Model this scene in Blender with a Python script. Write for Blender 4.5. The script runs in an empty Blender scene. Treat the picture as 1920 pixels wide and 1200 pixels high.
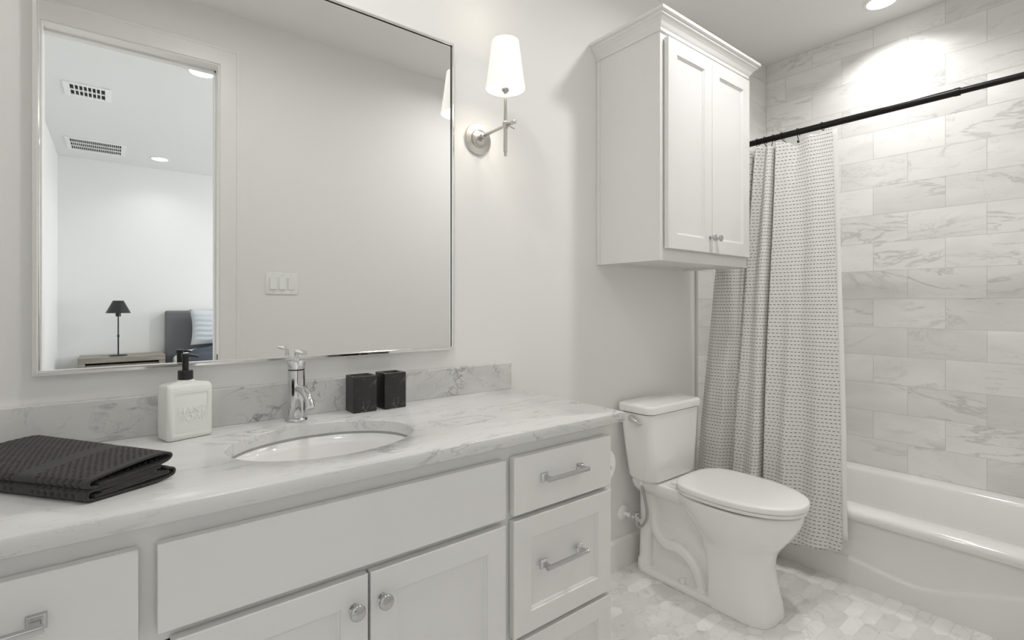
import bpy, bmesh, math, random
from math import sin, cos, pi, radians, sqrt, exp
from mathutils import Vector, Matrix
random.seed(7)
C = bpy.context.scene.collection
scene = bpy.context.scene

# ------------------------------------------------------------------ camera, world, exposure
cam_d = bpy.data.cameras.new('camera'); cam = bpy.data.objects.new('camera', cam_d); C.objects.link(cam)
cam.location = (0, -1.52, 1.218); cam.rotation_euler = (radians(90), 0, radians(-38.37))
cam_d.sensor_width = 36; cam_d.lens = 945 / 1920 * 36; cam_d.shift_y = -29 / 1920; cam_d.clip_start = 0.01
scene.camera = cam
w = bpy.data.worlds.new('world'); scene.world = w; w.use_nodes = True
w.node_tree.nodes['Background'].inputs[0].default_value = (.85, .92, 1, 1)
w.node_tree.nodes['Background'].inputs[1].default_value = 1.0
scene.view_settings.view_transform = 'Standard'; scene.view_settings.look = 'None'
scene.view_settings.gamma = 1; scene.view_settings.use_curve_mapping = False
scene.view_settings.exposure = 0.0
scene.cycles.max_bounces = 14; scene.cycles.diffuse_bounces = 10; scene.cycles.glossy_bounces = 6
scene.cycles.sample_clamp_indirect = 8

ROOM_W = -1.495      # inner face of the wall with the door
CEIL = 2.734
XL, XR = -.405, 3.268
BED_Y = -5.40; BX0, BX1 = -.44, 3.9

def area(name, loc, rot, sx, sy, power, col=(1, 1, 1), shape='RECTANGLE', spread=180):
    d = bpy.data.lights.new(name, 'AREA'); d.shape = shape; d.size = sx; d.size_y = sy
    d.energy = power; d.color = col; d.spread = radians(spread)
    o = bpy.data.objects.new(name, d); C.objects.link(o); o.location = loc; o.rotation_euler = rot
    return o
WARM = (1, .995, .985)
P_CAN, P_TUB, P_BED, P_WIN, P_BULB, P_VAN_FILL, P_FAR_FILL = 8.7, 4.3, 1.7, 62, 1.2, 5.4, 34

# daylight added at an unseen window in the right-hand bedroom wall, for brightness
area('added_window_light', (BX1 - .06, -3.4, 1.5), (0, radians(90), 0), 1.7, 1.9, P_WIN, (.93, .97, 1))

# ------------------------------------------------------------------ materials
def M(name, col, rough=.5, metal=0., coat=0., spec=None, bump=0, bscale=200, var=0.0, sheen=0):
    m = bpy.data.materials.new(name); m.use_nodes = True; nt = m.node_tree; N = nt.nodes; b = N['Principled BSDF']
    b.inputs['Base Color'].default_value = (*col, 1); b.inputs['Roughness'].default_value = rough
    b.inputs['Metallic'].default_value = metal
    if coat: b.inputs['Coat Weight'].default_value = coat; b.inputs['Coat Roughness'].default_value = .05
    if spec is not None: b.inputs['Specular IOR Level'].default_value = spec
    if sheen: b.inputs['Sheen Weight'].default_value = sheen
    tc = N.new('ShaderNodeTexCoord'); no = N.new('ShaderNodeTexNoise'); no.inputs['Scale'].default_value = bscale
    nt.links.new(tc.outputs['Object'], no.inputs['Vector'])
    if bump:
        bp = N.new('ShaderNodeBump'); bp.inputs['Strength'].default_value = bump; bp.inputs['Distance'].default_value = .001
        nt.links.new(no.outputs['Fac'], bp.inputs['Height']); nt.links.new(bp.outputs[0], b.inputs['Normal'])
    mr = N.new('ShaderNodeMapRange'); mr.inputs[3].default_value = 1 - (var or .02); mr.inputs[4].default_value = 1 + (var or .02)
    mx = N.new('ShaderNodeVectorMath'); mx.operation = 'SCALE'; mx.inputs[0].default_value = col
    nt.links.new(no.outputs['Fac'], mr.inputs[0]); nt.links.new(mr.outputs[0], mx.inputs['Scale']); nt.links.new(mx.outputs[0], b.inputs['Base Color'])
    return m

class NB:
    def __init__(s, name):
        s.m = bpy.data.materials.new(name); s.m.use_nodes = True; s.nt = s.m.node_tree; s.b = s.nt.nodes['Principled BSDF']
    def n(s, t, **k):
        x = s.nt.nodes.new(t)
        for a, v in k.items(): setattr(x, a, v)
        return x
    def l(s, a, b): s.nt.links.new(a, b)
    def math(s, op, a, b=None, clamp=False):
        x = s.n('ShaderNodeMath', operation=op, use_clamp=clamp)
        for i, v in enumerate((a, b)):
            if v is None: continue
            if isinstance(v, (int, float)): x.inputs[i].default_value = v
            else: s.l(v, x.inputs[i])
        return x.outputs[0]
    def ramp(s, f, pts):
        x = s.n('ShaderNodeValToRGB'); e = x.color_ramp.elements
        while len(e) < len(pts): e.new(.5)
        for i, (p, c) in enumerate(pts):
            e[i].position = p; e[i].color = (c, c, c, 1) if isinstance(c, (int, float)) else (*c, 1)
        s.l(f, x.inputs[0]); return x.outputs[0]
    def noise(s, v, scale, detail=4, dist=0., rough=.55):
        x = s.n('ShaderNodeTexNoise'); x.inputs['Scale'].default_value = scale; x.inputs['Detail'].default_value = detail
        x.inputs['Distortion'].default_value = dist; x.inputs['Roughness'].default_value = rough
        s.l(v, x.inputs['Vector']); return x.outputs['Fac']
    def mix(s, f, a, b):
        x = s.n('ShaderNodeMix', data_type='RGBA')
        for i, v in ((0, f), (6, a), (7, b)):
            if isinstance(v, (int, float)): x.inputs[i].default_value = v
            elif isinstance(v, tuple): x.inputs[i].default_value = (*v, 1)
            else: s.l(v, x.inputs[i])
        return x.outputs[2]

def marble(name, base, cloud, vein, vs=3.0, vw=.035, cw=.5, rough=.22, attr=None, tvar=.12, stretch=(1, 1, 1), vstr=.8, rot=(0, 0, .6), streak=None):
    B = NB(name); tc = B.n('ShaderNodeTexCoord'); v = tc.outputs['Object']
    mp = B.n('ShaderNodeMapping'); mp.inputs['Scale'].default_value = stretch; mp.inputs['Rotation'].default_value = rot
    B.l(v, mp.inputs[0]); v = mp.outputs[0]
    rnd = None
    if attr:
        at = B.n('ShaderNodeAttribute', attribute_name=attr)
        sc = B.n('ShaderNodeVectorMath', operation='SCALE'); sc.inputs['Scale'].default_value = 23.0; B.l(at.outputs['Vector'], sc.inputs[0])
        ad = B.n('ShaderNodeVectorMath', operation='ADD'); B.l(v, ad.inputs[0]); B.l(sc.outputs[0], ad.inputs[1]); v = ad.outputs[0]
        sp = B.n('ShaderNodeSeparateXYZ'); B.l(at.outputs['Vector'], sp.inputs[0]); rnd = sp
    cl = B.ramp(B.noise(v, vs * .8, 6, .6), [(.38, 0), (.72, 1)])
    n1 = B.noise(v, vs, 8, 1.3, .6)
    r1 = B.math('ABSOLUTE', B.math('SUBTRACT', n1, .5))
    v1 = B.ramp(r1, [(0, 1), (vw, 0)])
    msk = B.ramp(B.noise(v, vs * .9, 2), [(.47, 0), (.62, 1)])
    n2 = B.noise(v, vs * 3.2, 6, 1.0, .6)
    v2 = B.ramp(B.math('ABSOLUTE', B.math('SUBTRACT', n2, .52)), [(0, .6), (vw * .55, 0)])
    msk2 = B.ramp(B.noise(v, vs * 2.1, 2), [(.52, 0), (.64, 1)])
    vv = B.math('ADD', B.math('MULTIPLY', v1, msk), B.math('MULTIPLY', v2, msk2), True)
    if streak:
        m2 = B.n('ShaderNodeMapping'); m2.inputs['Scale'].default_value = streak; m2.inputs['Rotation'].default_value = (0, 0, .1); B.l(tc.outputs['Object'], m2.inputs[0])
        st = B.ramp(B.noise(m2.outputs[0], 1.0, 5, .8, .65), [(.58, 0), (.72, .55)])
        vv = B.math('ADD', vv, st, True)
    col = B.mix(B.math('MULTIPLY', cl, cw), base, cloud)
    col = B.mix(B.math('MULTIPLY', vv, vstr), col, vein)
    if rnd:
        f = B.math('ADD', B.math('MULTIPLY', rnd.outputs[0], tvar), 1 - tvar)
        s2 = B.n('ShaderNodeVectorMath', operation='SCALE'); B.l(col, s2.inputs[0]); B.l(f, s2.inputs['Scale']); col = s2.outputs[0]
    B.l(col, B.b.inputs['Base Color']); B.b.inputs['Roughness'].default_value = rough
    return B.m

PAINT = (.815, .808, .795)
m_wall = M('wall_paint', PAINT, .6, bump=.15, bscale=600, var=.008)
m_ceil = M('ceiling_paint', (.81, .80, .785), .75, bump=.2, bscale=500, var=.008)
m_trim = M('trim_paint', (.82, .81, .79), .35, var=.006)
m_cab = M('cabinet_paint', (.765, .762, .75), .34, var=.008, bscale=30)
m_bedwall = M('bedroom_paint', (.80, .80, .79), .7, var=.01)
m_carpet = M('bedroom_carpet', (.55, .53, .50), .95, bump=.8, bscale=300, var=.15)
m_chrome = M('chrome', (.72, .72, .73), .05, 1.0)
m_hard = M('cabinet_hardware_chrome', (.56, .56, .565), .10, 1.0)
m_nickel = M('brushed_nickel', (.62, .60, .57), .24, 1.0, bump=.05, bscale=900)
m_frame = M('mirror_frame_metal', (.86, .855, .84), .14, 1.0)
m_mirror = M('mirror_glass', (.895, .90, .895), .0, 1.0, var=.001)
m_porc = M('white_porcelain', (.88, .875, .865), .07, coat=.6, var=.006)
m_tub = M('tub_acrylic', (.83, .823, .81), .12, coat=.5, var=.006)
m_seat = M('seat_plastic', (.86, .86, .85), .18, var=.006)
m_soap = M('soap_ceramic', (.84, .85, .82), .10, coat=.5, var=.01)
m_black = M('black_plastic', (.018, .017, .016), .35)
m_rod = M('black_metal', (.014, .013, .012), .32, .6)
m_gap = M('dark_gap', (.02, .02, .02), .8)
m_white_pl = M('switch_plastic', (.86, .86, .85), .25, var=.004)
m_grout = M('grout', (.60, .59, .565), .85, bump=.4, bscale=400)
m_floor_grout = M('floor_grout', (.74, .725, .70), .8, bump=.3, bscale=400)
m_caulk = M('caulk', (.62, .60, .57), .6)
m_paper = M('tissue_paper', (.86, .86, .85), .9, bump=.4, bscale=500)
m_liner = M('liner_fabric', (.85, .845, .83), .7, bump=.2, bscale=700)
m_hose = M('braided_hose', (.55, .54, .52), .3, .9, bump=1, bscale=1500)
m_headb = M('grey_upholstery', (.155, .158, .165), .9, bump=.6, bscale=900, var=.1, sheen=.3)
m_pillow = M('pale_blue_cotton', (.58, .61, .645), .85, bump=.3, bscale=500)
m_sheet = M('white_cotton', (.82, .84, .86), .85)
m_navy = M('navy_cotton', (.045, .058, .085), .9, bump=.5, bscale=600, var=.1)
m_slate = M('dark_lamp_metal', (.05, .05, .052), .3, .8)

m_counter = marble('counter_marble', (.72, .717, .708), (.60, .60, .595), (.27, .27, .28), vs=5.5, vw=.020, cw=.45, rough=.2, stretch=(.6, 1.8, 1.8), vstr=.60, rot=(0, 0, .05), streak=(11, 60, 60))
m_splash = marble('backsplash_marble', (.69, .685, .67), (.47, .47, .46), (.20, .20, .21), vs=5.0, vw=.022, cw=.7, rough=.22, stretch=(1, 1, 1), vstr=.8, rot=(0, .5, 0), streak=(14, 30, 24))
m_tile = marble('wall_tile_marble', (.90, .893, .875), (.70, .695, .68), (.47, .46, .445), vs=3.0, vw=.03, cw=.8, rough=.3, attr='tile', tvar=.13, stretch=(.6, .6, 1.7), vstr=.6, rot=(.45, .45, 0))
m_hex = marble('floor_tile_marble', (.93, .92, .90), (.74, .73, .71), (.50, .495, .48), vs=6, vw=.03, cw=.7, rough=.3, attr='tile', tvar=.17, vstr=.5)
m_cup = marble('black_resin', (.020, .019, .018), (.030, .027, .026), (.5, .48, .45), vs=16, vw=.012, cw=.5, rough=.32, vstr=.5)

def m_wood():
    B = NB('weathered_wood'); tc = B.n('ShaderNodeTexCoord'); mp = B.n('ShaderNodeMapping'); mp.inputs['Scale'].default_value = (3, 30, 40)
    B.l(tc.outputs['Object'], mp.inputs[0]); f = B.noise(mp.outputs[0], 1.5, 6, .4)
    B.l(B.ramp(f, [(.3, (.22, .20, .17)), (.7, (.40, .37, .32))]), B.b.inputs['Base Color']); B.b.inputs['Roughness'].default_value = .65
    return B.m
m_wood = m_wood()

def m_shade(name, strength, col=(1, .95, .84)):
    B = NB(name); nt = B.nt
    tc = B.n('ShaderNodeTexCoord'); f = B.noise(tc.outputs['Object'], 350, 2)
    bp = B.n('ShaderNodeBump'); bp.inputs['Strength'].default_value = .1; bp.inputs['Distance'].default_value = .001; B.l(f, bp.inputs['Height'])
    B.l(bp.outputs[0], B.b.inputs['Normal'])
    B.b.inputs['Base Color'].default_value = (.85, .83, .78, 1); B.b.inputs['Roughness'].default_value = .8
    B.b.inputs['Emission Color'].default_value = (*col, 1); B.b.inputs['Emission Strength'].default_value = strength
    return B.m
m_shade_on = m_shade('lit_linen_shade', .38, (1, .97, .90))
m_shade_in = m_shade('lit_shade_lining', .8)
m_bulb = m_shade('lit_bulb', 4, (1, .93, .84)); m_bulb.node_tree.nodes['Principled BSDF'].inputs['Emission Strength'].default_value = 60 * P_BULB
m_can_on = m_shade('lit_downlight', 6, (1, .97, .92))

def m_curtain():
    B = NB('stitched_curtain_cloth'); uv = B.n('ShaderNodeUVMap'); sp = B.n('ShaderNodeSeparateXYZ'); B.l(uv.outputs[0], sp.inputs[0])
    u, v = sp.outputs[0], sp.outputs[1]
    no = B.noise(uv.outputs[0], 9, 3)
    v2 = B.math('ADD', v, B.math('MULTIPLY', no, .002))
    row = B.math('DIVIDE', v2, .0168); ri = B.math('FLOOR', row); rf = B.math('SUBTRACT', row, ri)
    off = B.math('FRACT', B.math('MULTIPLY', B.math('SINE', B.math('MULTIPLY', ri, 12.9898)), 437.5))
    cx = B.math('FRACT', B.math('ADD', B.math('DIVIDE', u, .0190), off))
    d1 = B.math('MULTIPLY', B.math('GREATER_THAN', rf, .42), B.math('LESS_THAN', rf, .57))
    d2 = B.math('MULTIPLY', B.math('GREATER_THAN', cx, .18), B.math('LESS_THAN', cx, .80))
    msk = B.math('MULTIPLY', d1, d2)
    wv = B.noise(uv.outputs[0], 450, 2)
    base = B.mix(B.ramp(wv, [(.35, 0), (.65, 1)]), (.66, .645, .615), (.80, .785, .755))
    col = B.mix(msk, base, (.035, .033, .035))
    B.l(col, B.b.inputs['Base Color']); B.b.inputs['Roughness'].default_value = .85; B.b.inputs['Sheen Weight'].default_value = .2
    bp = B.n('ShaderNodeBump'); bp.inputs['Strength'].default_value = .3; bp.inputs['Distance'].default_value = .001
    B.l(wv, bp.inputs['Height']); B.l(bp.outputs[0], B.b.inputs['Normal'])
    return B.m
m_curtain = m_curtain()

def m_towel():
    B = NB('charcoal_terry'); tc = B.n('ShaderNodeTexCoord'); f = B.noise(tc.outputs['Object'], 700, 3); g = B.noise(tc.outputs['Object'], 60, 3)
    B.l(B.mix(g, (.029, .026, .0245), (.056, .0505, .048)), B.b.inputs['Base Color'])
    bp = B.n('ShaderNodeBump'); bp.inputs['Strength'].default_value = .7; bp.inputs['Distance'].default_value = .0015; B.l(f, bp.inputs['Height']); B.l(bp.outputs[0], B.b.inputs['Normal'])
    B.b.inputs['Roughness'].default_value = .95; B.b.inputs['Sheen Weight'].default_value = .12; B.b.inputs['Sheen Roughness'].default_value = .5
    return B.m
m_towel = m_towel()

# ------------------------------------------------------------------ mesh helpers (world coordinates in, local out)
def link(name, me, mat, parent=None, smooth=False, bevel=0, seg=2, subsurf=0, auto=True, angle=40):
    o = bpy.data.objects.new(name, me); C.objects.link(o)
    if isinstance(mat, (list, tuple)):
        for x in mat: me.materials.append(x)
    elif mat: me.materials.append(mat)
    if parent:
        o.parent = parent
        p = parent; mw = Matrix.Identity(4)
        chain = []
        while p: chain.append(p); p = p.parent
        for q in reversed(chain): mw = mw @ Matrix.LocRotScale(q.location, q.rotation_euler, q.scale)
        me.transform(mw.inverted())
    if smooth:
        me.polygons.foreach_set('use_smooth', [True] * len(me.polygons))
    if bevel:
        b = o.modifiers.new('b', 'BEVEL'); b.width = bevel; b.segments = seg; b.limit_method = 'ANGLE'; b.angle_limit = radians(35); b.harden_normals = False
        me.polygons.foreach_set('use_smooth', [True] * len(me.polygons))
        wn = o.modifiers.new('w', 'WEIGHTED_NORMAL'); wn.keep_sharp = False
    elif smooth and auto:
        me.set_sharp_from_angle(angle=radians(angle))
    if subsurf:
        s = o.modifiers.new('s', 'SUBSURF'); s.levels = subsurf; s.render_levels = subsurf
    return o

def thing(name, label, cat, loc=(0, 0, 0), rot=(0, 0, 0), group=None):
    o = bpy.data.objects.new(name, None); C.objects.link(o); o.location = loc; o.rotation_euler = rot; o.empty_display_size = .05
    o['label'] = label; o['category'] = cat
    if group: o['group'] = group
    return o
def tag(o, label, cat, group=None):
    o['label'] = label; o['category'] = cat
    if group: o['group'] = group
    return o
def struct(o): o['kind'] = 'structure'; return o

class MB:
    def __init__(s): s.v = []; s.f = []; s.mi = []; s.cur = 0
    def add(s, vs, fs):
        b = len(s.v); s.v += [tuple(x) for x in vs]
        for f in fs: s.f.append([b + i for i in f]); s.mi.append(s.cur)
        return s
    def box(s, x0, x1, y0, y1, z0, z1, T=None):
        vs = [(x, y, z) for z in (z0, z1) for y in (y0, y1) for x in (x0, x1)]
        if T: vs = [T @ Vector(v) for v in vs]
        return s.add(vs, [(0, 2, 3, 1), (4, 5, 7, 6), (0, 1, 5, 4), (2, 6, 7, 3), (0, 4, 6, 2), (1, 3, 7, 5)])
    def loft(s, loops, cap=True, closed=True, cap0=None, cap1=None):
        n = len(loops[0]); vs = [v for L in loops for v in L]; fs = []
        for k in range(len(loops) - 1):
            for i in range(n if closed else n - 1):
                j = (i + 1) % n
                fs.append((k * n + i, k * n + j, (k + 1) * n + j, (k + 1) * n + i))
        if cap if cap0 is None else cap0: fs.append(tuple(reversed(range(n))))
        if cap if cap1 is None else cap1: fs.append(tuple((len(loops) - 1) * n + i for i in range(n)))
        return s.add(vs, fs)
    def lathe(s, prof, c=(0, 0, 0), axis='z', n=32, cap=True, T=None):
        loops = []
        for r, h in prof:
            L = []
            for i in range(n):
                a = 2 * pi * i / n; p = (r * cos(a), r * sin(a), h)
                if axis == 'y': p = (p[0], -p[2], p[1])       # heights run towards -y
                elif axis == 'x': p = (p[2], p[0], p[1])
                p = Vector(p)
                if T: p = T @ p
                L.append(p + Vector(c))
            loops.append(L)
        return s.loft(loops, cap)
    def tube(s, pts, r, n=12, cap=True):
        pts = [Vector(p) for p in pts]; loops = []
        rr = r if isinstance(r, (list, tuple)) else [r] * len(pts)
        up = None
        for i, p in enumerate(pts):
            t = (pts[min(i + 1, len(pts) - 1)] - pts[max(i - 1, 0)]).normalized()
            if up is None:
                up = Vector((0, 0, 1)) if abs(t.z) < .9 else Vector((1, 0, 0))
            a = (up - t * up.dot(t)).normalized(); up = a; b = t.cross(a)
            loops.append([p + (a * cos(2 * pi * k / n) + b * sin(2 * pi * k / n)) * rr[i] for k in range(n)])
        return s.loft(loops, cap)
    def mesh(s, name='m'):
        me = bpy.data.meshes.new(name); me.from_pydata(s.v, [], s.f)
        if any(s.mi): me.polygons.foreach_set('material_index', s.mi)
        bm = bmesh.new(); bm.from_mesh(me); bmesh.ops.recalc_face_normals(bm, faces=bm.faces); bm.to_mesh(me); bm.free()
        me.update(); return me
    def obj(s, name, mat, parent=None, **k): return link(name, s.mesh(name), mat, parent, **k)

def rrect(x0, x1, y0, y1, z, r, n=6):
    r = min(r, (x1 - x0) / 2 - 1e-4, (y1 - y0) / 2 - 1e-4); L = []
    for cx, cy, a0 in ((x1 - r, y1 - r, 0), (x0 + r, y1 - r, 90), (x0 + r, y0 + r, 180), (x1 - r, y0 + r, 270)):
        for i in range(n + 1):
            a = radians(a0 + 90 * i / n); L.append(Vector((cx + r * cos(a), cy + r * sin(a), z)))
    return L
def ell(cx, cy, a, b, z, n=64, p=2.0, off=0):
    L = []
    for i in range(n):
        t = 2 * pi * i / n; c_, s_ = cos(t), sin(t)
        L.append(Vector((cx + a * math.copysign(abs(c_) ** (2 / p), c_), cy + b * math.copysign(abs(s_) ** (2 / p), s_), z)))
    return L
def arc(pts, n=8):
    """Catmull-Rom through points"""
    P = [Vector(p) for p in pts]; P = [P[0] * 2 - P[1]] + P + [P[-1] * 2 - P[-2]]; out = []
    for i in range(1, len(P) - 2):
        for k in range(n):
            t = k / n
            out.append(.5 * ((2 * P[i]) + (-P[i - 1] + P[i + 1]) * t + (2 * P[i - 1] - 5 * P[i] + 4 * P[i + 1] - P[i + 2]) * t * t + (-P[i - 1] + 3 * P[i] - 3 * P[i + 1] + P[i + 2]) * t ** 3))
    out.append(P[-2]); return out

# ------------------------------------------------------------------ room shell
T_ = .12
DX0, DX1, DZ = -.243, .428, 2.45       # door opening
struct(MB().box(XL - T_, 2.4785, 0, T_, 0, CEIL).obj('wall_back', m_wall))
struct(MB().box(2.4785, XR + T_, -.0096, T_, 0, CEIL).obj('wall_alcove', m_grout))
struct(MB().box(XL - T_, XL, ROOM_W - .115, 0, 0, CEIL).obj('wall_left', m_wall))
struct(MB().box(XR - .0096, XR + T_, ROOM_W - .115, 0, 0, CEIL).obj('wall_right', m_grout))
b = MB(); b.box(DX1, XR, ROOM_W - .115, ROOM_W, 0, CEIL); b.box(DX0, DX1, ROOM_W - .115, ROOM_W, DZ, CEIL); b.box(XL, DX0, ROOM_W - .115, ROOM_W, 0, CEIL)
struct(b.obj('wall_front', m_wall))
struct(MB().box(2.4785, XR, ROOM_W, ROOM_W + .0096, 0, CEIL).obj('wall_front_alcove', m_grout))
# bathroom ceiling
struct(MB().box(XL - T_, XR + T_, ROOM_W - .115, T_, CEIL, CEIL + .1).obj('ceiling', m_ceil))

# tiles ------------------------------------------------------
def tile_mesh(name, tiles, mat):
    """tiles: list of (top loop, base loop); each gets its own random attribute"""
    vs, fs, rnd = [], [], []
    for top, base in tiles:
        b0 = len(vs); n = len(top); vs += [tuple(p) for p in base] + [tuple(p) for p in top]
        r = (random.random(), random.random(), random.random())
        k = [tuple(b0 + n + i for i in range(n))] + [(b0 + i, b0 + (i + 1) % n, b0 + n + (i + 1) % n, b0 + n + i) for i in range(n)]
        fs += k; rnd += [r] * len(k)
    me = bpy.data.meshes.new(name); me.from_pydata(vs, [], fs)
    at = me.attributes.new('tile', 'FLOAT_VECTOR', 'FACE')
    at.data.foreach_set('vector', [c for r in rnd for c in r])
    me.update(); return me
g = .0007; ch = .0006
tl = []
def wall_tile(a0, a1, z0, z1, f):       # f(a, z, d) gives the point, d is distance out of the wall
    e = g + ch
    top = [f(a0 + e, z0 + e, .010), f(a1 - e, z0 + e, .010), f(a1 - e, z1 - e, .010), f(a0 + e, z1 - e, .010)]
    base = [f(a0 + g, z0 + g, .009), f(a1 - g, z0 + g, .009), f(a1 - g, z1 - g, .009), f(a0 + g, z1 - g, .009)]
    tl.append((top, base))
ROW = .1525
for k in range(-2, 16):
    z0 = .333 + k * ROW; z1 = min(z0 + ROW, CEIL)
    z0 = max(z0, 0)
    if z1 - z0 < .01: continue
    a = -.433 + .305 * 2 - (.1525 if k % 2 else 0)
    while a > ROOM_W:
        lo = max(a - .305, ROOM_W); hi = min(a, -.010)
        if hi - lo > .006: wall_tile(lo, hi, z0, z1, lambda a, z, d: (XR - d, a, z))
        a -= .305
tile_r = link('wall_tiles_right', tile_mesh('tiles', [(list(reversed(t)), list(reversed(bb))) for t, bb in tl], None), m_tile)
tile_r.name = 'wall_right_tiling'; struct(tile_r)
tl = []
for k in range(-2, 16):
    z0 = .333 + k * ROW; z1 = min(z0 + ROW, CEIL); z0 = max(z0, 0)
    a = 2.478 - (.1525 if k % 2 == 0 else 0)
    while a < XR:
        lo = max(a, 2.478); hi = min(a + .305, XR - .0105)
        if hi - lo > .006: wall_tile(lo, hi, z0, z1, lambda a, z, d: (a, -d, z))
        a += .305
o = struct(link('wall_alcove_tiling', tile_mesh('tiles', tl, None), m_tile))
tl = []
for k in range(-2, 16):
    z0 = .333 + k * ROW; z1 = min(z0 + ROW, CEIL); z0 = max(z0, 0)
    a = 2.478 - (.1525 if k % 2 == 0 else 0)
    while a < XR:
        lo = max(a, 2.478); hi = min(a + .305, XR - .0105)
        if hi - lo > .006: wall_tile(lo, hi, z0, z1, lambda a, z, d: (a, ROOM_W + d, z))
        a += .305
struct(link('wall_front_tiling', tile_mesh('tiles', [(list(reversed(t)), list(reversed(bb))) for t, bb in tl], None), m_tile))
# thin edge strip where the tile starts beside the painted wall
struct(MB().box(2.464, 2.4785, -.0105, 0, 0, CEIL).obj('trim_1', m_caulk, bevel=.001))

# floor: marble picket mosaic
struct(MB().box(XL, XR, ROOM_W - .115, 0, -.06, -.0003).obj('floor', m_floor_grout))
tl = []
hx, hf, hy = .0775, .0565, .0268
px, py = .134, .0536
def clip_poly(P, ax, lim, keep_less):
    out = []
    for i in range(len(P)):
        a, b_ = P[i], P[(i + 1) % len(P)]
        ia = (a[ax] <= lim) if keep_less else (a[ax] >= lim); ib = (b_[ax] <= lim) if keep_less else (b_[ax] >= lim)
        if ia: out.append(a)
        if ia != ib:
            t = (lim - a[ax]) / (b_[ax] - a[ax]); out.append(tuple(a[k] + (b_[k] - a[k]) * t for k in range(2)))
    return out
for i in range(-4, 30):
    for j in range(-32, 4):
        cx = 2.328 + (i - 20) * px; cy = -.9015 + (j + 14) * py + (py / 2 if i % 2 else 0)
        def H(e): return [(cx + (hx - e * 1.3), cy), (cx + hf - e, cy + hy - e), (cx - hf + e, cy + hy - e), (cx - (hx - e * 1.3), cy), (cx - hf + e, cy - hy + e), (cx + hf - e, cy - hy + e)]
        P = H(.0010); Q = H(.0016)
        ok = True
        for ax, lim, kl in ((0, 2.55, True), (0, XL, False), (1, -.001, True), (1, ROOM_W - .06, False)):
            P = clip_poly(P, ax, lim, kl); Q = clip_poly(Q, ax, lim, kl)
            if len(P) < 3 or len(Q) < 3: ok = False; break
        if not ok or len(P) != len(Q): continue
        tl.append(([(a, b_, .0006) for a, b_ in Q], [(a, b_, -.001) for a, b_ in P]))
struct(link('floor_tiling', tile_mesh('hex', tl, None), m_hex))

# baseboard behind the toilet
b = MB(); prof = [(0, 0), (-.015, 0), (-.015, .128), (-.011, .134), (-.006, .139), (0, .140)]
b.loft([[(x, y, z) for y, z in prof] for x in (1.166, 2.464)]); struct(b.obj('baseboard_back', m_trim))
b = MB(); b.loft([[(x, ROOM_W - y, z) for y, z in prof] for x in (.54, 2.464)]); struct(b.obj('baseboard_front', m_trim))

# door casing (bathroom side), jamb
def casing(y, sgn, name):
    prof = [(.004, 0), (.004, .009), (.007, .011), (.078, .011), (.082, .015), (.092, .015), (.094, .012), (.094, 0)]
    P = lambda x, z, fx, fz: [Vector((x + fx * d, y + sgn * t, z + fz * d)) for d, t in prof]
    b = MB(); b.loft([P(DX1, 0, 1, 0), P(DX1, DZ, 1, 1), P(DX0, DZ, -1, 1), P(DX0, 0, -1, 0)])
    return struct(b.obj(name, m_trim))
casing(ROOM_W, 1, 'trim_2'); casing(ROOM_W - .115, -1, 'trim_3')
b = MB()
b.box(DX1 - .002, DX1 + .0045, ROOM_W - .118, ROOM_W + .003, 0, DZ + .0045); b.box(DX0 - .0045, DX0 + .002, ROOM_W - .118, ROOM_W + .003, 0, DZ + .0045)
b.box(DX0, DX1, ROOM_W - .118, ROOM_W + .003, DZ - .002, DZ + .0045)
b.box(DX1 - .012, DX1 - .002, ROOM_W - .115, ROOM_W - .075, 0, DZ); b.box(DX0, DX1, ROOM_W - .115, ROOM_W - .075, DZ - .012, DZ - .002)
dj = struct(b.obj('door_1', m_trim, bevel=.001))
sp_ = MB(); sp_.box(DX1 - .004, DX1 - .0018, ROOM_W - .05, ROOM_W - .02, .90, .96); sp_.obj('strike_plate', m_slate, dj, bevel=.0005)

# ------------------------------------------------------------------ bedroom seen in the mirror
Y1 = ROOM_W - .115
b = MB(); b.box(BX0 - T_, BX0, BED_Y, Y1, 0, CEIL); struct(b.obj('wall_bedroom_left', m_bedwall))
b = MB(); b.box(BX0 - T_, BX1 + T_, BED_Y - T_, BED_Y, 0, CEIL); struct(b.obj('wall_bedroom_far', m_bedwall))
b = MB(); b.box(BX1, BX1 + T_, BED_Y, -4.4, 0, CEIL); b.box(BX1, BX1 + T_, -2.4, Y1, 0, CEIL); b.box(BX1, BX1 + T_, -4.4, -2.4, 0, .65); b.box(BX1, BX1 + T_, -4.4, -2.4, 2.35, CEIL)
struct(b.obj('wall_bedroom_right', m_bedwall))
b = MB(); b.box(XR + T_, BX1 + T_, Y1, Y1 + .1, 0, CEIL); struct(b.obj('wall_bedroom_front', m_bedwall))
struct(MB().box(BX0 - T_, BX1 + T_, BED_Y - T_, Y1, CEIL, CEIL + .1).obj('ceiling_bedroom', m_bedwall))
struct(MB().box(BX0 - T_, BX1 + T_, BED_Y - T_, Y1, -.06, 0).obj('floor_bedroom', m_carpet))
b = MB(); b.box(BX1 + .02, BX1 + .07, -4.4, -2.4, .65, .70); b.box(BX1 + .02, BX1 + .07, -4.4, -2.4, 2.30, 2.35); b.box(BX1 + .02, BX1 + .07, -4.4, -4.35, .7, 2.3); b.box(BX1 + .02, BX1 + .07, -2.45, -2.4, .7, 2.3); b.box(BX1 + .02, BX1 + .07, -3.425, -3.375, .7, 2.3)
struct(b.obj('added_window_1', m_trim, bevel=.003))  # unseen window, added to go with the extra daylight

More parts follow.
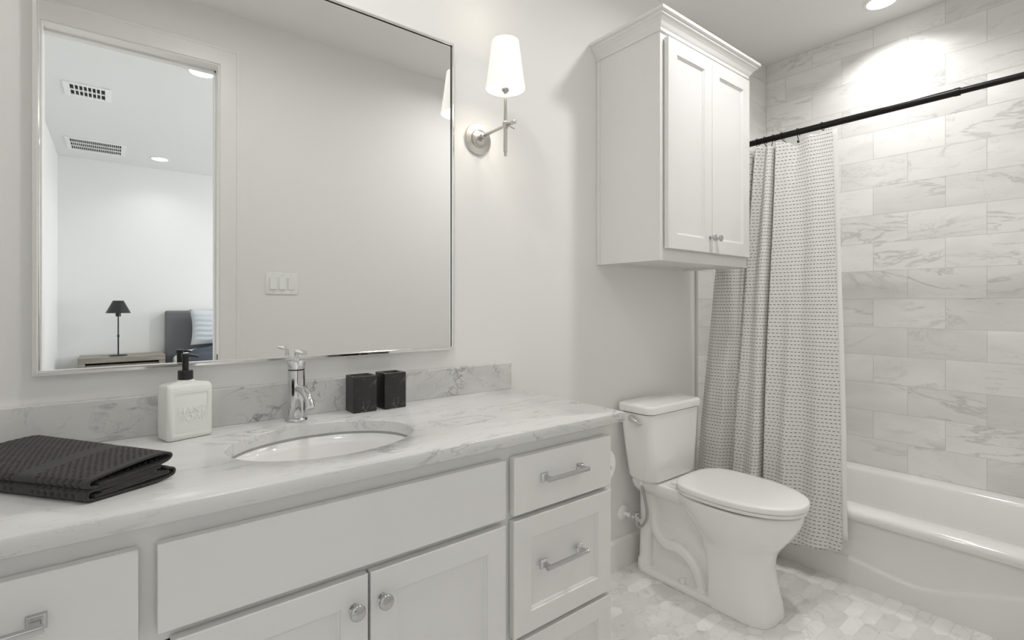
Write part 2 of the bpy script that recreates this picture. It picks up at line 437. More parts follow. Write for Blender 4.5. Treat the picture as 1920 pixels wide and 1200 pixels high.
def downlight(name, label, x, y, r, power, group='recessed ceiling downlights', spread=175):
    t = thing(name, label, 'ceiling light', (x, y, CEIL), group=group)
    MB().lathe([(r + .016, -.0), (r + .016, -.003), (r + .010, -.006), (r, -.006), (r - .004, -.0)], (x, y, CEIL), n=40, cap=False).obj('trim_ring', m_trim, t, smooth=True)
    MB().lathe([(r, -.003), (r, -.0045)], (x, y, CEIL), n=40).obj('lens', m_can_on, t)
    a = area(name + '_lamp', (0, 0, -.01), (0, 0, 0), r * 2, r * 2, power, WARM, 'DISK', spread); a.parent = t
    return t
downlight('ceiling_downlight', 'round recessed downlight in the ceiling above the bathtub', 3.014, -.69, .062, P_TUB, spread=128)
downlight('ceiling_downlight', 'round recessed downlight in the ceiling in front of the toilet', 1.925, -.86, .062, P_CAN, spread=165)
downlight('ceiling_downlight', 'round recessed downlight deep in the bedroom, reflected above the bed', .381, -4.912, .07, P_BED, spread=130)
downlight('ceiling_downlight', 'round recessed bedroom downlight just beyond the doorway, in the corner of the reflection', .455, -2.34, .07, P_BED)

downlight('ceiling_downlight', 'added fill downlight in the ceiling above the sink, unseen from the doorway', .42, -.62, .062, P_VAN_FILL)  # extra lamp added to brighten the bathroom, never in view
downlight('ceiling_downlight', 'added fill downlight, unseen, at the far end of the bedroom ceiling', 2.6, -3.6, .07, P_FAR_FILL)  # extra lamp added out of view to lift the bedroom light
def vent(label, x0, x1, y0, y1, cols, rows, flange):
    z = CEIL
    t = thing('ceiling_vent', label, 'air vent', ((x0 + x1) / 2, (y0 + y1) / 2, z), group='bedroom ceiling vents')
    b = MB(); fx = flange
    b.box(x0 - fx, x0, y0 - fx, y1 + fx, z - .008, z); b.box(x1, x1 + fx, y0 - fx, y1 + fx, z - .008, z)
    b.box(x0, x1, y0 - fx, y0, z - .008, z); b.box(x0, x1, y1, y1 + fx, z - .008, z)
    b.obj('frame', m_white_pl, t, bevel=.002)
    MB().box(x0, x1, y0, y1, z - .001, z + .0).obj('duct_opening', m_gap, t)
    b = MB()
    for i in range(1, cols):
        x = x0 + (x1 - x0) * i / cols; wv = (x1 - x0) / cols * .15
        b.box(x - wv, x + wv, y0, y1, z - .007, z - .001)
    for j in range(1, rows):
        y = y0 + (y1 - y0) * j / rows; b.box(x0, x1, y - .010, y + .010, z - .0075, z - .001)
    b.obj('louver', m_white_pl, t)
vent('smaller white ceiling vent with two rows of wide louvers, nearer the doorway', -.235, -.045, -3.31, -3.10, 8, 2, .035)
vent('longer white ceiling vent with three rows of fine louvers, near the far bedroom wall', -.31, .062, -4.98, -4.60, 26, 3, .035)

# nightstand
NSZ = .690
ns = thing('nightstand', 'weathered grey-brown wooden nightstand against the bedroom wall beside the bed', 'nightstand', (.08, -5.2, 0))
nx0, nx1, ny0, ny1 = -.27, .435, -5.38, -4.98
MB().box(nx0, nx1, ny0, ny1, NSZ - .055, NSZ).obj('table_top', m_wood, ns, bevel=.004)
for x0 in (nx0, nx1 - .055):
    MB().box(x0, x0 + .055, ny0, ny1, 0, NSZ - .055).obj('side_panel', m_wood, ns, bevel=.003)
MB().box(nx0 + .055, nx1 - .055, ny0, ny1 - .03, .12, NSZ - .075).obj('carcass', m_wood, ns)
for k, (z0, z1) in enumerate(((.38, NSZ - .085), (.13, .36))):
    d = MB().box(nx0 + .065, nx1 - .065, ny1 - .03, ny1 - .012, z0, z1).obj('drawer', m_wood, ns, bevel=.003)
    for x in ((.0, .16) if k == 0 else (.08,)):
        MB().box(x - .03, x + .03, ny1 - .012, ny1 - .002, z1 - .045, z1 - .02).obj('handle', m_slate, d, bevel=.002)
# table lamp
lx, ly = .043, -5.12
tlp = thing('table_lamp', 'slim dark metal table lamp with a cone shade standing on the nightstand', 'lamp', (lx, ly, NSZ))
MB().lathe([(.077, 0), (.077, .008), (.07, .012), (.01, .014)], (lx, ly, NSZ), n=40).obj('base', m_slate, tlp, smooth=True)
MB().lathe([(.0065, .012), (.0065, .19), (.010, .195), (.010, .215), (.0065, .22), (.0065, .42)], (lx, ly, NSZ), n=16).obj('pole', m_slate, tlp, smooth=True)
MB().lathe([(.022, .405), (.022, .45), (.012, .46)], (lx, ly, NSZ), n=24).obj('lamp_socket', m_slate, tlp, smooth=True)
MB().lathe([(.106, .440), (.045, .568), (.0, .568), (.0, .564), (.043, .564), (.103, .440)], (lx, ly, NSZ), n=48, cap=False).obj('lamp_shade', m_slate, tlp, smooth=True)
# bed
bd = thing('bed', 'bed with a grey upholstered headboard beside the nightstand, seen in the mirror', 'bed', (1.2, -4.4, 0))
def soft(x0, x1, y0, y1, z0, z1, name, mat, parent, r=.03, sub=0):
    return MB().box(x0, x1, y0, y1, z0, z1).obj(name, mat, parent, bevel=r, seg=5)
soft(.452, 2.0, -5.38, -5.28, .08, 1.15, 'headboard', m_headb, bd, .025)
soft(.50, 1.95, -5.27, -3.3, .12, .40, 'bed_frame', m_headb, bd, .02)
soft(.52, 1.93, -5.26, -3.33, .40, .66, 'mattress', m_sheet, bd, .05)
for x, y in ((.56, -5.1), (1.88, -5.1), (.56, -3.4), (1.88, -3.4)): MB().box(x - .03, x + .03, y - .03, y + .03, 0, .12).obj('leg', m_slate, bd)
# white top sheet, humped
b = MB(); nx, ny = 30, 40; vs = []
for j in range(ny + 1):
    for i in range(nx + 1):
        u, v = i / nx, j / ny; x = .505 + 1.44 * u; y = -5.15 + 1.5 * v
        z = .665 + .085 * (1 - exp(-u * 9)) * exp(-((v - .1) / .6) ** 2) - .26 * (exp(-u * 60)) + .006 * sin(9 * x + 14 * y)
        vs.append((x, y, z))
b.add(vs, [(j * (nx + 1) + i, j * (nx + 1) + i + 1, (j + 1) * (nx + 1) + i + 1, (j + 1) * (nx + 1) + i) for j in range(ny) for i in range(nx)])
so = b.obj('bed_sheet', m_sheet, smooth=True, auto=False); tag(so, 'white bed sheet showing between the pillow and the navy blanket', 'sheet')
md = so.modifiers.new('s', 'SOLIDIFY'); md.thickness = .012
b = MB(); vs = []
for j in range(ny + 1):
    for i in range(nx + 1):
        u, v = i / nx, j / ny; y = -5.02 + 1.62 * v; x = .485 + 1.48 * u + .16 * exp(-(v / .10)) * (1 - u)
        z = .712 + .065 * (1 - exp(-u * 7)) - .33 * exp(-u * 34) + .008 * sin(11 * x - 8 * y) + .01 * exp(-v * 20)
        vs.append((x, y, z))
b.add(vs, [(j * (nx + 1) + i, j * (nx + 1) + i + 1, (j + 1) * (nx + 1) + i + 1, (j + 1) * (nx + 1) + i) for j in range(ny) for i in range(nx)])
bo = b.obj('blanket', m_navy, smooth=True, auto=False); tag(bo, 'dark navy blanket spread over the bed', 'blanket')
md = bo.modifiers.new('s', 'SOLIDIFY'); md.thickness = .02
# pillow leaning on the headboard
def pillow(name, label, cx, cy, cz, wd, ht, th, tilt):
    n = 28; fr, bk = [], []
    T = Matrix.Translation((cx, cy, cz)) @ Matrix.Rotation(tilt, 4, 'X')
    for side in (1, -1):
        for j in range(n + 1):
            for i in range(n + 1):
                u, v = i / n * 2 - 1, j / n * 2 - 1
                e = max(0, (1 - u ** 4) * (1 - v ** 4)) ** .5
                pin = 1 - .07 * (1 - abs(v) ** 2) * abs(u) ** 6; pin2 = 1 - .07 * (1 - abs(u) ** 2) * abs(v) ** 6
                wr = .007 * sin(14 * u - 22 * v + 4 * sin(5 * u)) * e * (1 if side == 1 else 0) * (1 - .4 * v)
                fr.append(T @ Vector((u * wd / 2 * pin, side * (th / 2 * e + wr) , v * ht / 2 * pin2)))
    N1 = (n + 1) ** 2; fs = []
    for s_ in range(2):
        for j in range(n):
            for i in range(n):
                a = s_ * N1 + j * (n + 1) + i; fs.append((a, a + 1, a + n + 2, a + n + 1))
    me = MB().add(fr, fs).mesh()
    bm = bmesh.new(); bm.from_mesh(me); bmesh.ops.remove_doubles(bm, verts=bm.verts, dist=.0015); bmesh.ops.recalc_face_normals(bm, faces=bm.faces); bm.to_mesh(me); bm.free()
    return tag(link(name, me, m_pillow, smooth=True, auto=False), label, 'pillow')
pillow('pillow', 'pale blue-grey pillow propped against the headboard', 1.0, -5.13, .965, .66, .40, .15, radians(12))

# light switch, seen in the mirror
sx0, sx1, sz0, sz1 = .650, .815, 1.275, 1.392
sw = thing('light_switch', 'white three-gang rocker switch plate on the wall beside the door, reflected in the mirror', 'light switch', ((sx0 + sx1) / 2, ROOM_W, (sz0 + sz1) / 2))
MB().box(sx0, sx1, ROOM_W, ROOM_W + .006, sz0, sz1).obj('switch_plate', m_white_pl, sw, bevel=.003)
for i in range(3):
    cx = (sx0 + sx1) / 2 + (i - 1) * .0465; cz = (sz0 + sz1) / 2
    MB().box(cx - .0172, cx + .0172, ROOM_W + .004, ROOM_W + .0062, cz - .034, cz + .034).obj('rocker_surround', m_gap if False else m_caulk, sw)
    T = Matrix.Translation((cx, ROOM_W + .008, cz)) @ Matrix.Rotation(radians(4 if i < 2 else -4), 4, 'X')
    MB().box(-.0162, .0162, -.003, .003, -.033, .033, T).obj('rocker', m_white_pl, sw, bevel=.001)
    for dz in (-.048, .048):
        MB().lathe([(.003, .0), (.003, .001)], (cx, ROOM_W + .0065, cz + dz), 'y', 12).obj('screw', m_caulk, sw)

# ------------------------------------------------------------------ vanity
CY = -.525        # face frame plane
FY = -.5485
van = thing('vanity_cabinet', 'long white painted vanity cabinet under the marble countertop', 'cabinet', (.4, -.27, 0))
VX0, VX1 = -.395, 1.163
b = MB(); b.box(VX0, VX0 + .018, CY + .02, -.002, .10, .868); b.box(VX1 - .018, VX1, CY + .02, -.002, .0, .868)
b.box(VX0, VX1, -.012, -.002, .1, .868); b.box(VX0, VX1, CY + .02, -.012, .10, .118)
b.obj('carcass', m_cab, van)
b = MB()
# face frame: stiles and rails
for x0, x1 in ((VX0, -.335), (.022, .062), (.742, .785), (1.122, VX1)): b.box(x0, x1, CY, CY + .02, .10, .869)
for x0, x1 in ((-.335, .022), (.062, .742), (.785, 1.122)):
    for z0, z1 in ((.828, .869), (.672, .702), (.10, .13)): b.box(x0, x1, CY, CY + .02, z0, z1)
    if x0 != .062: b.box(x0, x1, CY, CY + .02, .372, .402)
b.obj('face_frame', m_cab, van)
MB().box(VX0, VX1, CY + .06, CY + .075, 0, .10).obj('toe_kick', m_cab, van)

def shaker(name, x0, x1, z0, z1, parent, yf=FY, t=.0195, st=.055, rl=.052, dep=.009, mat=m_cab):
    """framed front whose outer face is at yf and faces -y"""
    def R(ax, az, y): return [Vector((x0 + ax, y, z0 + az)), Vector((x1 - ax, y, z0 + az)), Vector((x1 - ax, y, z1 - az)), Vector((x0 + ax, y, z1 - az))]
    b = MB(); b.loft([R(0, 0, yf + t), R(0, 0, yf + .0015), R(.0015, .0015, yf), R(st, rl, yf), R(st + .002, rl + .002, yf + .004), R(st + .005, rl + .005, yf + .0045), R(st + .008, rl + .008, yf + dep), R(st + .009, rl + .009, yf + dep)])
    return b.obj(name, mat, parent)
def slab(name, x0, x1, z0, z1, parent, yf=FY, t=.0195):
    return MB().box(x0, x1, yf, yf + t, z0, z1).obj(name, m_cab, parent, bevel=.0018)

def pull(cx, cz, parent, yf=FY, half=.0655):
    b = MB()
    for s_ in (-1, 1):
        x = cx + s_ * half
        b.loft([[Vector((x + a * w_, yf - d, cz + c_ * w_)) for a, c_ in ((-1, -1), (1, -1), (1, 1), (-1, 1))] for w_, d in ((.0115, 0), (.0115, .003), (.0095, .005), (.0085, .0055), (.0065, .008), (.0055, .010), (.0055, .028))])
    y = yf - .027
    b.loft([[Vector((cx + s_ * (half + .010), y + a, cz + c_)) for a, c_ in ((-.0052, -.003), (-.0038, -.0052), (.0038, -.0052), (.0052, -.003), (.0052, .003), (.0038, .0052), (-.0038, .0052), (-.0052, .003))] for s_ in (-1, 1)])
    return b.obj('pull_handle', m_hard, parent, bevel=.0006, seg=1)
def knob(cx, cz, parent, yf=FY, s=1.0):
    b = MB(); b.lathe([(.0095 * s, 0), (.0095 * s, .002), (.0055 * s, .0035), (.005 * s, .012), (.0085 * s, .015), (.0150 * s, .0185), (.0158 * s, .0215), (.0150 * s, .0245), (.012 * s, .0262), (.0, .0268)], (cx, yf, cz), 'y', 40, cap=False)
    return b.obj('knob', m_hard, parent, smooth=True, angle=50)

ff = slab('false_front', .055, .751, .6955, .838, van)
dl = shaker('door', .073, .4015, .12, .678, van); knob(.372, .62, dl)
dr = shaker('door', .407, .751, .12, .678, van); knob(.431, .62, dr)
for x0, x1, cx in ((.776, 1.137, .9405), (-.331, .031, -.15)):
    d = slab('drawer_front', x0, x1, .694, .838, van); pull(cx, .772, d)
    d = shaker('drawer_front', x0, x1, .388, .680, van); pull(cx - .003, .549, d)
    d = shaker('drawer_front', x0, x1, .112, .376, van); pull(cx, .245, d)

# countertop with oval sink cut-out
CT = .9005; CBm = .871
ctp = thing('countertop', 'white and grey veined marble countertop with an oval sink cut-out', 'countertop', (.4, -.28, CBm))
sx, sy, sa, sb = .400, -.300, .212, .161
def outer_pt(a, x0, x1, y0, y1):
    dx, dy = cos(a), sin(a); ts = []
    if dx > 1e-9: ts.append((x1 - sx) / dx)
    if dx < -1e-9: ts.append((x0 - sx) / dx)
    if dy > 1e-9: ts.append((y1 - sy) / dy)
    if dy < -1e-9: ts.append((y0 - sy) / dy)
    t = min(ts); return sx + dx * t, sy + dy * t
cx0, cx1, cy0, cy1 = XL, 1.1915, -.5545, 0
angs = [2 * pi * i / 128 for i in range(128)] + [math.atan2(y - sy, x - sx) % (2 * pi) for x in (cx0, cx1) for y in (cy0, cy1)]
angs = sorted(set(round(a, 6) for a in angs))
def eang(a): return math.atan2(sin(a) / sb * sa, cos(a))
def inn(z, e=0): 
    L = []
    for a in angs:
        r = 1 / sqrt((cos(a) / (sa + e)) ** 2 + (sin(a) / (sb + e)) ** 2); L.append(Vector((sx + r * cos(a), sy + r * sin(a), z)))
    return L
def out(z, e=0): return [Vector((*outer_pt(a, cx0 , cx1 - e, cy0 + e, cy1), z)) for a in angs]
b = MB(); e = .003
L = [inn(CBm), inn(CT - e), inn(CT - e * .3, e * .3), inn(CT, e), out(CT, e), out(CT - e * .3, e * .3), out(CT - e), out(CBm + .002), out(CBm, .002), inn(CBm)]
b.loft(L, cap=False)
me = b.mesh(); bm = bmesh.new(); bm.from_mesh(me); bmesh.ops.remove_doubles(bm, verts=bm.verts, dist=1e-6); bmesh.ops.recalc_face_normals(bm, faces=bm.faces); bm.to_mesh(me); bm.free()
link('slab', me, m_counter, ctp, smooth=True, angle=50)
MB().box(XL, 1.1845, -.0205, -.0005, CT, .9975).obj('backsplash', m_splash, ctp, bevel=.0015)

# undermount basin
sk = thing('sink_basin', 'oval white undermount sink basin below the countertop', 'sink', (sx, sy, .72))
b = MB(); prof = [(.012, .869), (.012, .857), (0.0, .862), (-.002, .84), (-.008, .80), (-.03, .755), (-.075, .728), (-.12, .722)]
b.loft([ell(sx, sy, sa + e_ * 1.0, sb + e_ * .95, z, 72) for e_, z in prof], cap0=False, cap1=True)
bo = b.obj('bowl', m_porc, sk, smooth=True, auto=False); md = bo.modifiers.new('s', 'SOLIDIFY'); md.thickness = .006; md.offset = 0
MB().lathe([(.022, .0), (.022, .004), (.016, .005), (.0, .002)], (sx, sy, .7255), n=32, cap=False).obj('drain', m_chrome, sk, smooth=True)

# faucet
fx, fy = .395, -.068
CT = .9012
fc = thing('faucet', 'polished chrome single-lever faucet standing behind the sink', 'faucet', (fx, fy, CT))
MB().lathe([(.0285, 0), (.0285, .004), (.0265, .007), (.0235, .009)], (fx, fy, CT), n=48).obj('base', m_chrome, fc, smooth=True)
MB().lathe([(.0225, .007), (.0225, .1370), (.0215, .1378)], (fx, fy, CT), n=48).obj('body', m_chrome, fc, smooth=True)
MB().lathe([(.0212, .137), (.0212, .141)], (fx, fy, CT), n=48).obj('joint_ring', m_gap, fc)
MB().lathe([(.0215, .1398), (.0225, .1406), (.0225, .1610), (.0215, .1622), (.009, .1632), (.0078, .168), (.0062, .172)], (fx, fy, CT), n=48).obj('cap', m_chrome, fc, smooth=True)
sp = arc([(fx, fy - .012, CT + .086), (fx, fy - .045, CT + .0885), (fx, fy - .080, CT + .086), (fx, fy - .108, CT + .073), (fx, fy - .124, CT + .052)], 8)
MB().tube(sp, .0112, 24).obj('spout', m_chrome, fc, smooth=True)
lv = [(fx, fy, CT + .166), (fx, fy, CT + .182), (fx, fy - .001, CT + .1865), (fx, fy - .0045, CT + .1895), (fx, fy - .010, CT + .1905), (fx, fy - .030, CT + .1905), (fx, fy - .078, CT + .1890)]
b = MB(); b.tube(lv, [.0058, .0058, .0060, .0064, .0068, .0068, .0062], 20)
b.obj('lever', m_chrome, fc, smooth=True)

# soap bottle: local frame, front faces -y
sb_ = thing('soap_dispenser', 'square white ceramic hand soap bottle with a black pump', 'soap dispenser', (.1365, -.0840, CT), (0, 0, radians(17)))
def LT(o): return Matrix.Translation(o.location) @ o.rotation_euler.to_matrix().to_4x4()
Tm = LT(sb_); W2, D2, Hh = .0490, .0305, .1305
b = MB(); loops = []
def rr(w_, d_, z, r): return [Tm @ p for p in rrect(-w_, w_, -d_, d_, z, r, 5)]
b.loft([rr(W2 - .004, D2 - .004, 0, .006), rr(W2 - .001, D2 - .001, .0015, .007), rr(W2, D2, .005, .008), rr(W2, D2, Hh - .010, .008), rr(W2 - .0010, D2 - .0010, Hh - .006, .009), rr(W2 - .0035, D2 - .0035, Hh - .0022, .010), rr(W2 - .008, D2 - .007, Hh, .012), rr(.020, .0155, Hh + .003, .012), rr(.0165, .0145, Hh + .0065, .012)])
bdy = b.obj('bottle', m_soap, sb_, smooth=True, auto=False)
# raised frame around the sunk front panel
b = MB()
def fr_(w_, h0, h1, y): return [Tm @ Vector(p) for p in ((-w_, y, h0), (w_, y, h0), (w_, y, h1), (-w_, y, h1))]
b.loft([fr_(.0455, .004, Hh - .010, -D2 + .0015), fr_(.0440, .0055, Hh - .0125, -D2 - .0008), fr_(.0425, .007, Hh - .0145, -D2 - .0016), fr_(.0385, .011, Hh - .020, -D2 - .0018), fr_(.0360, .0135, Hh - .0235, -D2 - .0014), fr_(.0340, .0155, Hh - .0255, -D2 + .0006)], cap=False)
b.obj('panel_border', m_soap, sb_, smooth=True, auto=False)
for txt, zz in (('HAND', .060), ('SOAP', .044)):
    cu = bpy.data.curves.new('t', 'FONT'); cu.body = txt; cu.size = .0215; cu.align_x = 'CENTER'; cu.extrude = .0007; cu.bevel_depth = .0003; cu.space_character = 1.12
    to = bpy.data.objects.new('t', cu); C.objects.link(to); bpy.context.view_layer.update()
    me = bpy.data.meshes.new_from_object(to.evaluated_get(bpy.context.evaluated_depsgraph_get())); bpy.data.objects.remove(to)
    me.transform(Tm @ Matrix.Translation((.004, -D2 - .0003, zz)) @ Matrix.Rotation(radians(90), 4, 'X'))
    link('raised_lettering', me, m_soap, sb_)
def LL(prof, z0, mat, name, n=40): 
    return MB().lathe(prof, (0, 0, 0), 'z', n, T=Tm @ Matrix.Translation((0, 0, z0))).obj(name, mat, sb_, smooth=True)
# lathe adds the centre after T, so give the transform only
def lath(prof, z0, mat, name):
    b = MB(); loops = []
    for r, h in prof: loops.append([Tm @ Vector((r * cos(2 * pi * i / 40), r * sin(2 * pi * i / 40), z0 + h)) for i in range(40)])
    b.loft(loops); return b.obj(name, mat, sb_, smooth=True)
lath([(.0155, 0), (.0160, .001), (.0160, .020), (.0150, .021)], Hh + .0075, m_black, 'pump_collar')
b = MB(); b.loft([[Tm @ Vector((r * cos(2 * pi * i / 32), r * sin(2 * pi * i / 32), z)) for i in range(32)] for r, z in ((.0066, Hh + .026), (.0072, Hh + .060), (.0085, Hh + .062), (.0085, Hh + .068), (.0075, Hh + .069))])
b.obj('pump_stem', m_black, sb_, smooth=True)
b = MB(); b.loft([[Tm @ Matrix.Rotation(radians(-52), 4, 'Z') @ Vector((x, a, c_)) for a, c_ in ((-w_, z - h), (w_, z - h), (w_, z + h), (-w_, z + h))] for x, w_, z, h in ((0, .0075, Hh + .0645, .0035), (.014, .0058, Hh + .0642, .0030), (.026, .0042, Hh + .0625, .0024), (.031, .0036, Hh + .0605, .0022))])
b.obj('pump_nozzle', m_black, sb_, bevel=.001)

# black cups
def cup(name, label, cat, x0, x1, y0, y1, h, rotz, round_hole):
    cx, cy = (x0 + x1) / 2, (y0 + y1) / 2; t = thing(name, label, cat, (cx, cy, CT), (0, 0, rotz)); T = LT(t)
    w_, d_ = (x1 - x0) / 2, (y1 - y0) / 2; n = 8
    out_ = lambda z, e=0: [T @ p for p in rrect(-w_ + e, w_ - e, -d_ + e, d_ - e, z, .003, n)]
    if round_hole:
        N_ = len(out_(0))
        def inn_(z, e=0):
            L = []
            for p in rrect(-w_, w_, -d_, d_, z, .003, n):
                a = math.atan2(p.y, p.x); L.append(T @ Vector(((w_ - .005 - e) * cos(a), (d_ - .005 - e) * sin(a), z)))
            return L
    else:
        inn_ = lambda z, e=0: [T @ p for p in rrect(-w_ + .006 + e, w_ - .006 - e, -d_ + .006 + e, d_ - .006 - e, z, .003, n)]
    b = MB(); b.loft([out_(0, .001), out_(.001), out_(h - .001), out_(h, .001), inn_(h), inn_(h - .001, .0008), inn_(.006, .0008)])
    b.obj('body', m_cup, t, smooth=True, angle=30)
    if not round_hole:
        MB().box(-w_ + .006, w_ - .006, -.004, .004, h - .03, h - .0005, T).obj('divider', m_cup, t, bevel=.0005)
    return t
cup('toothbrush_holder', 'square black resin toothbrush holder with a divided top, nearer the faucet', 'toothbrush holder', .5475, .6185, -.0885, -.0235, .106, 0, False)
cup('bathroom_tumbler', 'square black resin tumbler with a round opening and white veins, farther from the faucet', 'tumbler', .641, .713, -.0900, -.0240, .108, radians(2), True)

# towel -----------------------------------------------------
F_ = Vector((-.031, -.474)); R_ = Vector((.083, -.418)); B_ = Vector((-.118, -.080)); G_ = Vector((-.265, -.170))
def sheet(pathpts, v0=0., v1=1., nv=330, thick=.0042, tex=True, amp=.0048, nsub=14, hem=True):
    """ribbon cross-section path in (s, z); s runs F->R, swept along the towel's length"""
    P = arc([(a, 0, c_) for a, c_ in pathpts], nsub); n = len(P)
    dist = [0]
    for i in range(1, n): dist.append(dist[-1] + (P[i] - P[i - 1]).length)
    vs = []
    for j in range(nv + 1):
        v = v0 + (v1 - v0) * j / nv; d = v * .40
        A = F_.lerp(G_, v); Bp = R_.lerp(B_, v); wid = (Bp - A).length
        flat = 1 - .12 * v
        for i, p in enumerate(P):
            s_ = p.x
            q = A.lerp(Bp, s_)
            z = p.z * flat
            t = (P[min(i + 1, n - 1)] - P[max(i - 1, 0)]); t.x *= .13; t.normalize(); nx_, nz_ = -t.z, t.x
            k = 0
            if tex and d > .014 and not (.125 < d < .165):
                ph = dist[i] * .13 / .0062 if False else (dist[i] * 1.0)
                uu = s_ * .14 / .0052; vv_ = d / .0078
                k = -amp * max(0, sin(pi * uu + (pi if int(vv_) % 2 else 0))) * abs(sin(pi * (vv_ - int(vv_)))) ** .8
                edge = min((d - .014) / .003, 1, abs(d - .125) / .003 if d < .145 else abs(d - .165) / .003); k *= max(0, min(1, edge))
            elif tex: k = -.0004
            dirv = (Bp - A).normalized()
            vs.append((q.x + dirv.x * nx_ * k, q.y + dirv.y * nx_ * k, CT + z + nz_ * k))
    fs = [(j * n + i, j * n + i + 1, (j + 1) * n + i + 1, (j + 1) * n + i) for j in range(nv) for i in range(n - 1)]
    return vs, fs
b = MB()
# top folded layer (a flattened loop), lower folded layer, and the leaves between
v_, f_ = sheet([(.86, .0265), (.55, .0245), (.25, .0230), (.07, .0220), (.02, .0240), (.003, .0290), (.03, .0345), (.12, .0380), (.35, .0430), (.62, .0480), (.85, .0505), (.97, .0490), (1.01, .0435), (.97, .0370), (.85, .0325), (.6, .0290), (.3, .0265), (.12, .0258)], nsub=15); b.add(v_, f_)
v_, f_ = sheet([(.80, .0225), (.5, .0212), (.25, .0195), (.10, .0170)], tex=False, nv=30); b.add(v_, f_)
v_, f_ = sheet([(.95, .0215), (1.03, .0195), (1.055, .0140), (1.02, .0075), (.85, .0035), (.5, .0030), (.15, .0030), (.03, .0032), (-.005, .0065), (-.005, .0130), (.03, .0180), (.15, .0190), (.4, .0175), (.7, .0185), (.85, .0185)], nsub=14); b.add(v_, f_)
v_, f_ = sheet([(.08, .0085), (.35, .0095), (.7, .0115), (.93, .0130), (.96, .0150), (.9, .0160), (.5, .0140), (.15, .0125)], tex=False, nv=30); b.add(v_, f_)
me = b.mesh('towel')
tw = link('towel', me, m_towel, smooth=True, auto=False); md = tw.modifiers.new('s', 'SOLIDIFY'); md.thickness = .0036; md.offset = 0
tag(tw, 'folded charcoal waffle-weave hand towel lying on the marble countertop', 'towel')

# ------------------------------------------------------------------ mirror
mx0, mx1, mz0, mz1 = -.137, .930, 1.062, 2.124
mr = thing('wall_mirror', 'large rectangular wall mirror with a thin polished metal frame', 'mirror', ((mx0 + mx1) / 2, 0, (mz0 + mz1) / 2))
MB().box(mx0 + .006, mx1 - .006, -.020, -.0005, mz0 + .006, mz1 - .006).obj('glass', m_mirror, mr)
fw, fd = .0115, .0285
b = MB()
def RR(e, y): return [Vector((mx0 + e, y, mz0 + e)), Vector((mx1 - e, y, mz0 + e)), Vector((mx1 - e, y, mz1 - e)), Vector((mx0 + e, y, mz1 - e))]
b.loft([RR(0, -.0005), RR(0, -fd + .006), RR(.0015, -fd + .0045), RR(.0075, -fd), RR(fw - .0015, -fd), RR(fw, -fd + .0015), RR(fw, -.0195)], cap=False)
b.obj('frame', m_frame, mr)
b = MB(); b.box(mx1 - fw - .0012, mx1 - fw + .001, -.0218, -.0195, mz0 + fw, mz1 - fw); b.box(mx0 + fw, mx1 - fw, -.0218, -.0195, mz1 - fw - .0012, mz1 - fw + .001); b.obj('dark_gap_strip', m_gap, mr)  # dark strips stand in for the shaded glass gap, top and right only

# ------------------------------------------------------------------ sconce
qx = 1.042; qy = -.168
sc = thing('wall_sconce', 'brushed nickel wall sconce with a lit white tapered shade beside the mirror', 'wall lamp', (qx, 0, 1.82))
MB().lathe([(.056, 0.0005), (.056, .006), (.054, .009), (.034, .012), (.033, .018), (.031, .020), (.012, .022), (.011, .030)], (qx, 0, 1.819), 'y', 48).obj('backplate', m_nickel, sc, smooth=True)
b = MB(); b.lathe([(.0105, .028), (.0105, .042), (.0055, .045), (.0055, .200), (.0068, .202), (.0068, .220), (.005, .222)], (qx, 0, 1.823), 'y', 24); b.obj('arm', m_nickel, sc, smooth=True)
b = MB(); b.lathe([(.0048, 1.720), (.0048, 1.732), (.0066, 1.734), (.0066, 1.812), (.0098, 1.814), (.0098, 1.834), (.0062, 1.838), (.0055, 1.87), (.0042, 1.93)], (qx, qy, 0), 'z', 24); b.obj('stem', m_nickel, sc, smooth=True)
b = MB(); b.tube([(qx + .006, qy - .008, 1.823), (qx + .026, qy - .016, 1.814)], .0022, 10); b.obj('thumb_screw', m_nickel, sc, smooth=True)
b = MB(); b.lathe([(.005, 1.930), (.008, 1.936), (.0125, 1.940), (.0155, 1.948), (.0155, 1.952), (.011, 1.954), (.011, 1.985)], (qx, qy, 0), 'z', 28); b.obj('candle_cup', m_nickel, sc, smooth=True)
b = MB(); b.lathe([(.012, 1.985), (.018, 2.0), (.022, 2.03), (.018, 2.055), (.008, 2.065)], (qx, qy, 0), 'z', 24); b.obj('bulb', m_bulb, sc, smooth=True)
b = MB(); b.lathe([(.0665, 1.951), (.0455, 2.108)], (qx, qy, 0), 'z', 64, cap=False)
so = b.obj('lamp_shade', m_shade_on, sc, smooth=True, auto=False)
b = MB(); b.lathe([(.0655, 1.952), (.0446, 2.107)], (qx, qy, 0), 'z', 64, cap=False); b.obj('shade_lining', m_shade_in, sc, smooth=True, auto=False)
b = MB(); b.lathe([(.0660, 1.949), (.0675, 1.9505), (.0670, 1.954), (.0652, 1.9525), (.0660, 1.949)], (qx, qy, 0), 'z', 64, cap=False); b.obj('shade_rim', m_shade_on, sc, smooth=True)

